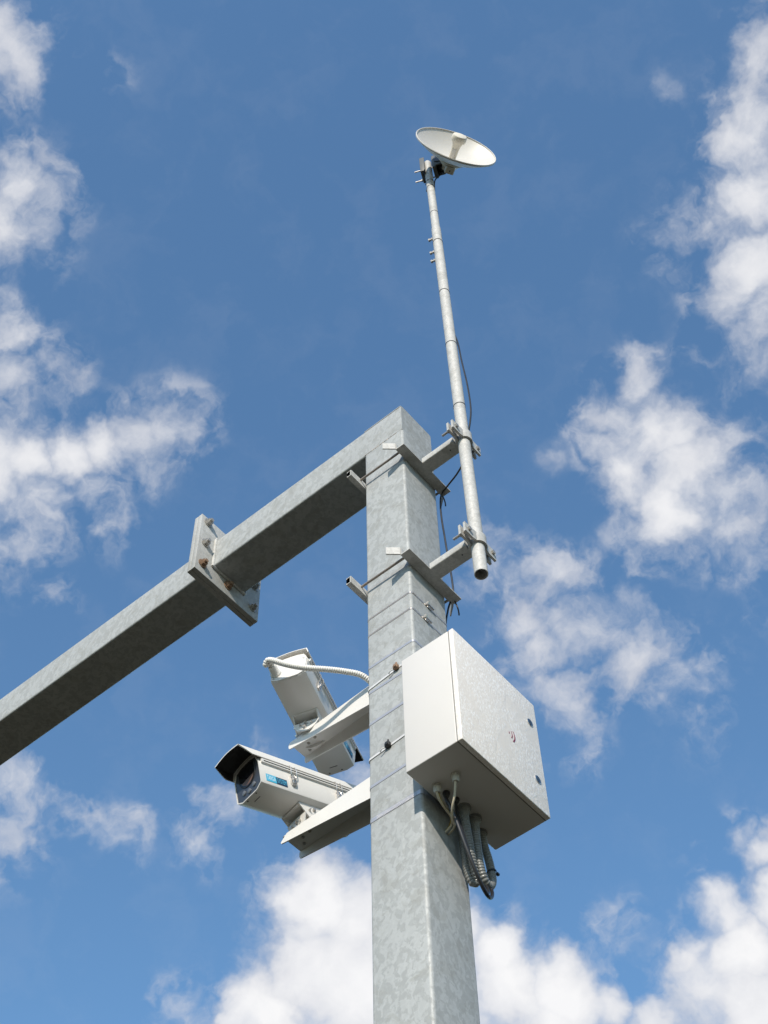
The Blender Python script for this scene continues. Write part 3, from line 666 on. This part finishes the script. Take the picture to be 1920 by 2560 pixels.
# ------------------------------------------------------------------ surveillance cameras
CA, CB, CBT, CC, CH, CHT, CL = .338, .202, .272, .080, .504, .656, 2.15
def build_camera(label):
    o = empty('surveillance_camera', Vector(), label, 'camera', 'road cameras on white arms')
    sec = [(-CB, 0), (CB, 0), (CA - .01, CC - .012), (CA, CC + .02), (CA, CH - .015), (CA - .012, CH + .012), (CBT, CHT - .01), (.14, CHT + .025), (0, CHT + .032), (-.14, CHT + .025), (-CBT, CHT - .01), (-CA + .012, CH + .012), (-CA, CH - .015), (-CA, CC + .02), (-CA + .01, CC - .012)]
    bm = newbm(); prism(bm, sec, -CL, -.03, 'x', cap=True)
    body = part('housing', bm, 'white_enamel', o, 30, True)
    # front frame: a rim standing round the recessed glass
    bm = newbm(); sc = .955; A = [(y, z) for y, z in sec]; B = [(y * sc, .33 + (z - .33) * sc) for y, z in sec]; n = len(A)
    for (x0, x1) in ((-.03, .0),):
        ra = [bm.verts.new((x0, y, z)) for y, z in A]; rb = [bm.verts.new((x1, y, z)) for y, z in A]; rc = [bm.verts.new((x1, y, z)) for y, z in B]; rd = [bm.verts.new((x0, y, z)) for y, z in B]
        for i in range(n):
            j = (i + 1) % n
            for P, Q in ((ra, rb), (rb, rc), (rc, rd)): bm.faces.new((P[i], P[j], Q[j], Q[i]))
    part('front_rim', bm, 'white_enamel', body, 30, True)
    bm = newbm(); prism(bm, [(y * .954, .33 + (z - .33) * .954) for y, z in sec], -.028, -.012, 'x'); face = part('front_panel', bm, 'face_grey', o, 30, True)
    # camera window: tall rounded pane
    zc, rr = .44, .215
    pane = [(rr * math.cos(t), zc + rr * math.sin(t)) for t in [PI + PI * i / 20 for i in range(21)]] + [(rr, .60), (.12, .632), (-.12, .632), (-rr, .60)]
    bm = newbm(); prism(bm, pane, -.011, -.006, 'x'); part('window', bm, 'window_glass', face, 30, True)
    bm = newbm(); ringp = [Vector((-.008, y, z)) for y, z in pane]; sweep(bm, ringp + [ringp[0]], .009, 6, False); part('window_gasket', bm, 'gasket_black', face, 40, True)
    bm = newbm(); pl = [(rr * .86 * math.cos(t), zc + rr * .86 * math.sin(t)) for t in [PI + R(28) + (PI - R(46)) * i / 16 for i in range(17)]]
    prism(bm, pl, -.0055, -.0045, 'x'); part('lens_reflection_plate', bm, 'lens_brown', face, 0, True)
    for y, z in ((.135, .165), (0., .118), (-.135, .160)):
        bm = newbm(); lathe(bm, (-.013, y, z), (1, 0, 0), [(0, .046), (.012, .046), (.020, .030), (.023, 0)], 20); part('infrared_lamp', bm, 'led_clear', face, 40, True)
    # sunshield: bowed roof with turned-down sides, long visor in front
    prof = [(-.378, .565), (-.372, .60), (-.335, .715)] + [(-.335 + .67 * i / 12, .715 + .042 * math.sin(PI * i / 12)) for i in range(1, 12)] + [(.335, .715), (.372, .60), (.378, .565)]
    th = .017
    def offs(P):
        Q = []
        for i, q in enumerate(P):
            a = Vector(P[max(i - 1, 0)]); b_ = Vector(P[min(i + 1, len(P) - 1)]); d = (b_ - a).normalized(); Q.append((q[0] - d.y * -th * -1, q[1] + d.x * -th))
        return Q
    inner = [(q[0] * (1 - th / .36), q[1] - (th if abs(q[0]) < .34 else .002)) for q in prof]
    xs = [-2.235, -1.5, -.75, 0., .10]
    bm = newbm()
    def visor_x(q): return .375 if q[1] >= .70 else .14 + .235 * max(0, (q[1] - .565)) / .135
    rowsO = []; rowsI = []
    for x in xs + ['f']:
        rowsO.append([bm.verts.new((visor_x(q) if x == 'f' else x, q[0], q[1])) for q in prof])
        rowsI.append([bm.verts.new((visor_x(p0) if x == 'f' else x, q[0], q[1])) for p0, q in zip(prof, inner)])
    bm.faces.ensure_lookup_table(); inner_faces = []
    for k in range(len(rowsO) - 1):
        for i in range(len(prof) - 1):
            bm.faces.new((rowsO[k][i], rowsO[k][i + 1], rowsO[k + 1][i + 1], rowsO[k + 1][i]))
            f = bm.faces.new((rowsI[k][i], rowsI[k + 1][i], rowsI[k + 1][i + 1], rowsI[k][i + 1])); 
            if k >= len(rowsO) - 3: f.material_index = 1
        for i in (0, len(prof) - 1): bm.faces.new((rowsO[k][i], rowsO[k + 1][i], rowsI[k + 1][i], rowsI[k][i]))
    for k in (0, len(rowsO) - 1):
        for i in range(len(prof) - 1): bm.faces.new((rowsO[k][i], rowsI[k][i], rowsI[k][i + 1], rowsO[k][i + 1]))
    part('sunshield', bm, ['shield_enamel', 'shield_inside'], o, 30, True)
    for x in (-.35, -1.75):
        bm = newbm(); box(bm, (x - .06, -.2, CHT - .005), (x + .06, .2, .712), .004); part('shield_spacer', bm, 'white_enamel', o, 25, True)
    # rail with black seal along both sides, clip latches, name stickers
    for s in (-1, 1):
        yy = lambda v: s * v
        bm = newbm(); prism(bm, [(s * (CA - .004), .462), (s * (CA + .030), .478), (s * (CA + .034), .545), (s * (CA - .02), .552)], -2.10, -.05, 'x'); rl = part('side_rail', bm, 'white_enamel', o, 25, True)
        bm = newbm(); prism(bm, [(s * (CA + .024), .500), (s * (CA + .036), .502), (s * (CA + .036), .517), (s * (CA + .024), .519)], -2.06, -.09, 'x'); part('rail_seal', bm, 'gasket_black', rl, 0, True)
        for x in (-.68, -1.65):
            bm = newbm(); prism(bm, [(x - .052, .40), (x + .052, .40), (x + .056, .25), (x + .040, .195), (x - .040, .195), (x - .056, .25)], s * (CA + .012), s * (CA + .036), 'y'); lt = part('latch', bm, 'stainless', o, 25, True)
            bm = newbm(); box(bm, (x - .028, min(s * (CA + .034), s * (CA + .046)), .235), (x + .028, max(s * (CA + .034), s * (CA + .046)), .385), .006); part('latch_lever', bm, 'stainless', lt, 25, True)
            bm = newbm()
            for q in (-1, 1): sweep(bm, spline([(x + q * .055, s * (CA + .025), .34), (x + q * .058, s * (CA + .062), .43), (x + q * .055, s * (CA + .055), .55), (x + q * .05, s * (CA + .02), .60)], .02), .0085, 6)
            part('latch_wire', bm, 'stainless', lt, 40, True)
            bm = newbm(); cyl(bm, (x, s * (CA + .03), .305), (x, s * (CA + .060), .305), .016, n=10); part('latch_rivet', bm, 'stainless', lt, 30, True)
        # sticker, read from outside: cyan half first
        xa, xb, z0_, z1_ = -.115, -.545, .125, .268; y = s * (CA + .0015)
        first, second = ((xa, xa + (xb - xa) * .48), (xa + (xb - xa) * .48, xb)) if s > 0 else ((xb, xb + (xa - xb) * .48), (xb + (xa - xb) * .48, xa))
        bm = newbm(); box(bm, (min(first), min(y, y + s * .004), z0_), (max(first), max(y, y + s * .004), z1_)); stk = part('name_sticker', bm, 'sticker_cyan', o, 0, True)
        bm = newbm(); box(bm, (min(second), min(y, y + s * .004), z0_), (max(second), max(y, y + s * .004), z1_)); part('sticker_half', bm, 'sticker_navy', stk, 0, True)
        for word, (u0, u1), mt_ in (('TARGA', first, 'print_white'), ('SYSTEM', second, 'print_blue')):
            lettering(word, u0, u1, s * (CA + .0075), z0_ + .028, .092, s, mt_, stk)
    # slot and screws in the floor, base plate of the joint
    bm = newbm(); box(bm, (-.158, -.075, -.003), (-.146, .075, .002)); part('floor_slot', bm, 'gasket_black', body, 0, True)
    for y in (-.12, .12):
        bm = newbm(); cyl(bm, (-.045, y, -.005), (-.045, y, .002), .013, n=12); part('floor_screw', bm, 'gasket_black', body, 0, True)
    # rear: cap with screws and cable gland
    bm = newbm(); prism(bm, [(y * .97, .33 + (z - .33) * .97) for y, z in sec], -CL - .03, -CL, 'x'); rear = part('rear_cap', bm, 'white_enamel', o, 30, True)
    for y, z in ((.27, .10), (-.27, .12), (-.27, .50), (.27, .50)):
        bm = newbm(); lathe(bm, (-CL - .03, y, z), (-1, 0, 0), [(0, .018), (.012, .016), (.012, .008), (.006, 0)], 12); part('cap_screw', bm, 'stainless', rear, 30, True)
    bm = newbm(); lathe(bm, (-CL - .03, .235, .24), (-1, 0, 0), [(-.01, .105), (.03, .105), (.06, .085), (.17, .078), (.19, .066), (.19, .04)], 28); part('rear_gland', bm, 'white_conduit', o, 30, True)
    return o
FONT_CACHE = {}
def lettering(word, u0, u1, y, z, h, s, mat, parent):
    """printed word standing on the side of the housing, fitted between u0 and u1"""
    key = word
    if key not in FONT_CACHE:
        cu = bpy.data.curves.new('t', 'FONT'); cu.body = word; cu.extrude = .0; cu.resolution_u = 3
        ob = bpy.data.objects.new('t', cu); COL.objects.link(ob); bpy.context.view_layer.update()
        me = bpy.data.meshes.new_from_object(ob.evaluated_get(bpy.context.evaluated_depsgraph_get()))
        FONT_CACHE[key] = ([v.co.copy() for v in me.vertices], [list(p.vertices) for p in me.polygons])
        bpy.data.objects.remove(ob); bpy.data.curves.remove(cu); bpy.data.meshes.remove(me)
    vs, fs = FONT_CACHE[key]; x0 = min(v.x for v in vs); x1 = max(v.x for v in vs); y0 = min(v.y for v in vs); y1 = max(v.y for v in vs)
    pad = (u1 - u0) * .07; bm = newbm(); out = []
    for v in vs:
        t = (v.x - x0) / (x1 - x0); out.append(bm.verts.new((u0 + pad + (u1 - u0 - 2 * pad) * t, y, z + h * (v.y - y0) / (y1 - y0))))
    for f in fs:
        try: bm.faces.new([out[i] for i in f])
        except ValueError: pass
    return part('lettering', bm, mat, parent, 0, True)
def swivel(o, at):
    """two-axis joint under the camera, built in the camera's frame; at = x of its centre"""
    bm = newbm(); box(bm, (at - .30, -.24, -.022), (at + .30, .24, -.002), .004); base = part('joint_plate', bm, 'white_enamel', o, 25, True)
    for s in (-1, 1):
        bm = newbm(); y = s * .228; prism(bm, [(at - .30, -.02), (at + .30, -.02), (at + .12, -.24), (at + .06, -.275), (at - .06, -.275), (at - .12, -.24)], y - .011, y + .011, 'y'); part('tilt_ear', bm, 'white_enamel', base, 25, True)
        for (dx, dz, r) in ((0, -.08, .026), (0, -.20, .030), (.10, -.11, .016), (-.10, -.11, .016)):
            bm = newbm(); yo = s * .239; cyl(bm, (at + dx, yo, dz), (at + dx, yo + s * .02, dz), r * 1.3, n=12); cyl(bm, (at + dx, yo + s * .02, dz), (at + dx, yo + s * .05, dz), r, n=6); part('tilt_bolt', bm, 'stainless', base, 25, True)
    # cross piece: D-shaped cheeks fore and aft, a saddle between
    Dp = [(-.25, -.17), (.25, -.17)] + [(.20 * math.cos(t) * 1.1, -.20 + .235 * math.sin(t)) for t in [-.25 - (PI - .5) * i / 14 for i in range(15)]]
    for s in (-1, 1):
        bm = newbm(); x = at + s * .19; prism(bm, Dp, x - .011, x + .011, 'x'); ck = part('pan_cheek', bm, 'white_enamel', o, 25, True)
        for (dy, dz, r) in ((0, -.235, .026), (.01, -.335, .030), (.10, -.255, .016), (-.11, -.26, .016)):
            bm = newbm(); xo = x + s * .011; cyl(bm, (xo, dy, dz), (xo + s * .018, dy, dz), r * 1.3, n=12); cyl(bm, (xo + s * .018, dy, dz), (xo + s * .05, dy, dz), r, n=6); part('pan_bolt', bm, 'stainless', ck, 25, True)
    bm = newbm(); prism(bm, [(-.20, -.13), (.20, -.13), (.19, -.16), (.13, -.21), (-.13, -.21), (-.19, -.16)], at - .18, at + .18, 'x'); part('saddle', bm, 'white_enamel', o, 30, True)
    bm = newbm(); cyl(bm, (at, 0, -.02), (at, 0, -.09), .045, n=6); part('centre_bolt', bm, 'bolt_zinc', base, 25, True)
def place_cam(o, front, yaw, pitch):
    cy, sy, cp, sp = math.cos(yaw), math.sin(yaw), math.cos(pitch), math.sin(pitch)
    fx = Vector((cy * cp, sy * cp, sp)); ly = Vector((-sy, cy, 0)); uz = fx.cross(ly)
    m = Matrix((fx, ly, uz)).transposed().to_4x4(); m.translation = W(*front); o.matrix_world = m
    return m
def copy_tree(o, parent=None):
    c = o.copy(); COL.objects.link(c); c.parent = parent
    for ch in list(o.children): copy_tree(ch, c)
    return c
c1 = build_camera('white lower surveillance camera facing left, its dark front window showing'); swivel(c1, -1.12)
c2 = copy_tree(c1)
for o_, zb_ in ((c1, -.50), (c2, -.315)):
    bm = newbm(); prism(bm, [(-.16, -.20), (.16, -.20), (.19, zb_), (-.19, zb_)], -1.12 - .165, -1.12 + .165, 'x'); part('pedestal', bm, 'white_enamel', o_, 30, True)
c2['label'] = 'white upper surveillance camera seen from behind and below, corrugated conduit at its rear'
m1 = place_cam(c1, (-3.092, -.528, -9.886), R(258.308), R(-12.494))
m2 = place_cam(c2, (-3.021, 1.517, -7.812), R(107.162), R(-8.369))
def from_cam(m, x, y, z):
    q = m @ Vector((x * S, y * S, z * S)); return Vector((q.x / S, q.y / S, (q.z - ZO) / S))
g0 = from_cam(m2, -CL - .16, .235, .24)
pts = [g0, from_cam(m2, -CL - .27, .24, .245), Vector((-2.625, -.845, -7.235)), Vector((-2.555, -.875, -7.20)), Vector((-2.44, -.85, -7.265)), Vector((-2.293, -.77, -7.383)), Vector((-2.082, -.66, -7.526)), Vector((-1.852, -.52, -7.632)), Vector((-1.644, -.36, -7.676)), Vector((-1.423, -.15, -7.712)), Vector((-1.20, .06, -7.80)), Vector((-1.10, .30, -7.95)), Vector((-1.10, .60, -8.05))]
bm = newbm(); corrugated(bm, pts, .056, .040); single('corrugated_conduit', bm, 'white_conduit', 'white corrugated conduit arching from the upper camera to the post', 'conduit', g0)
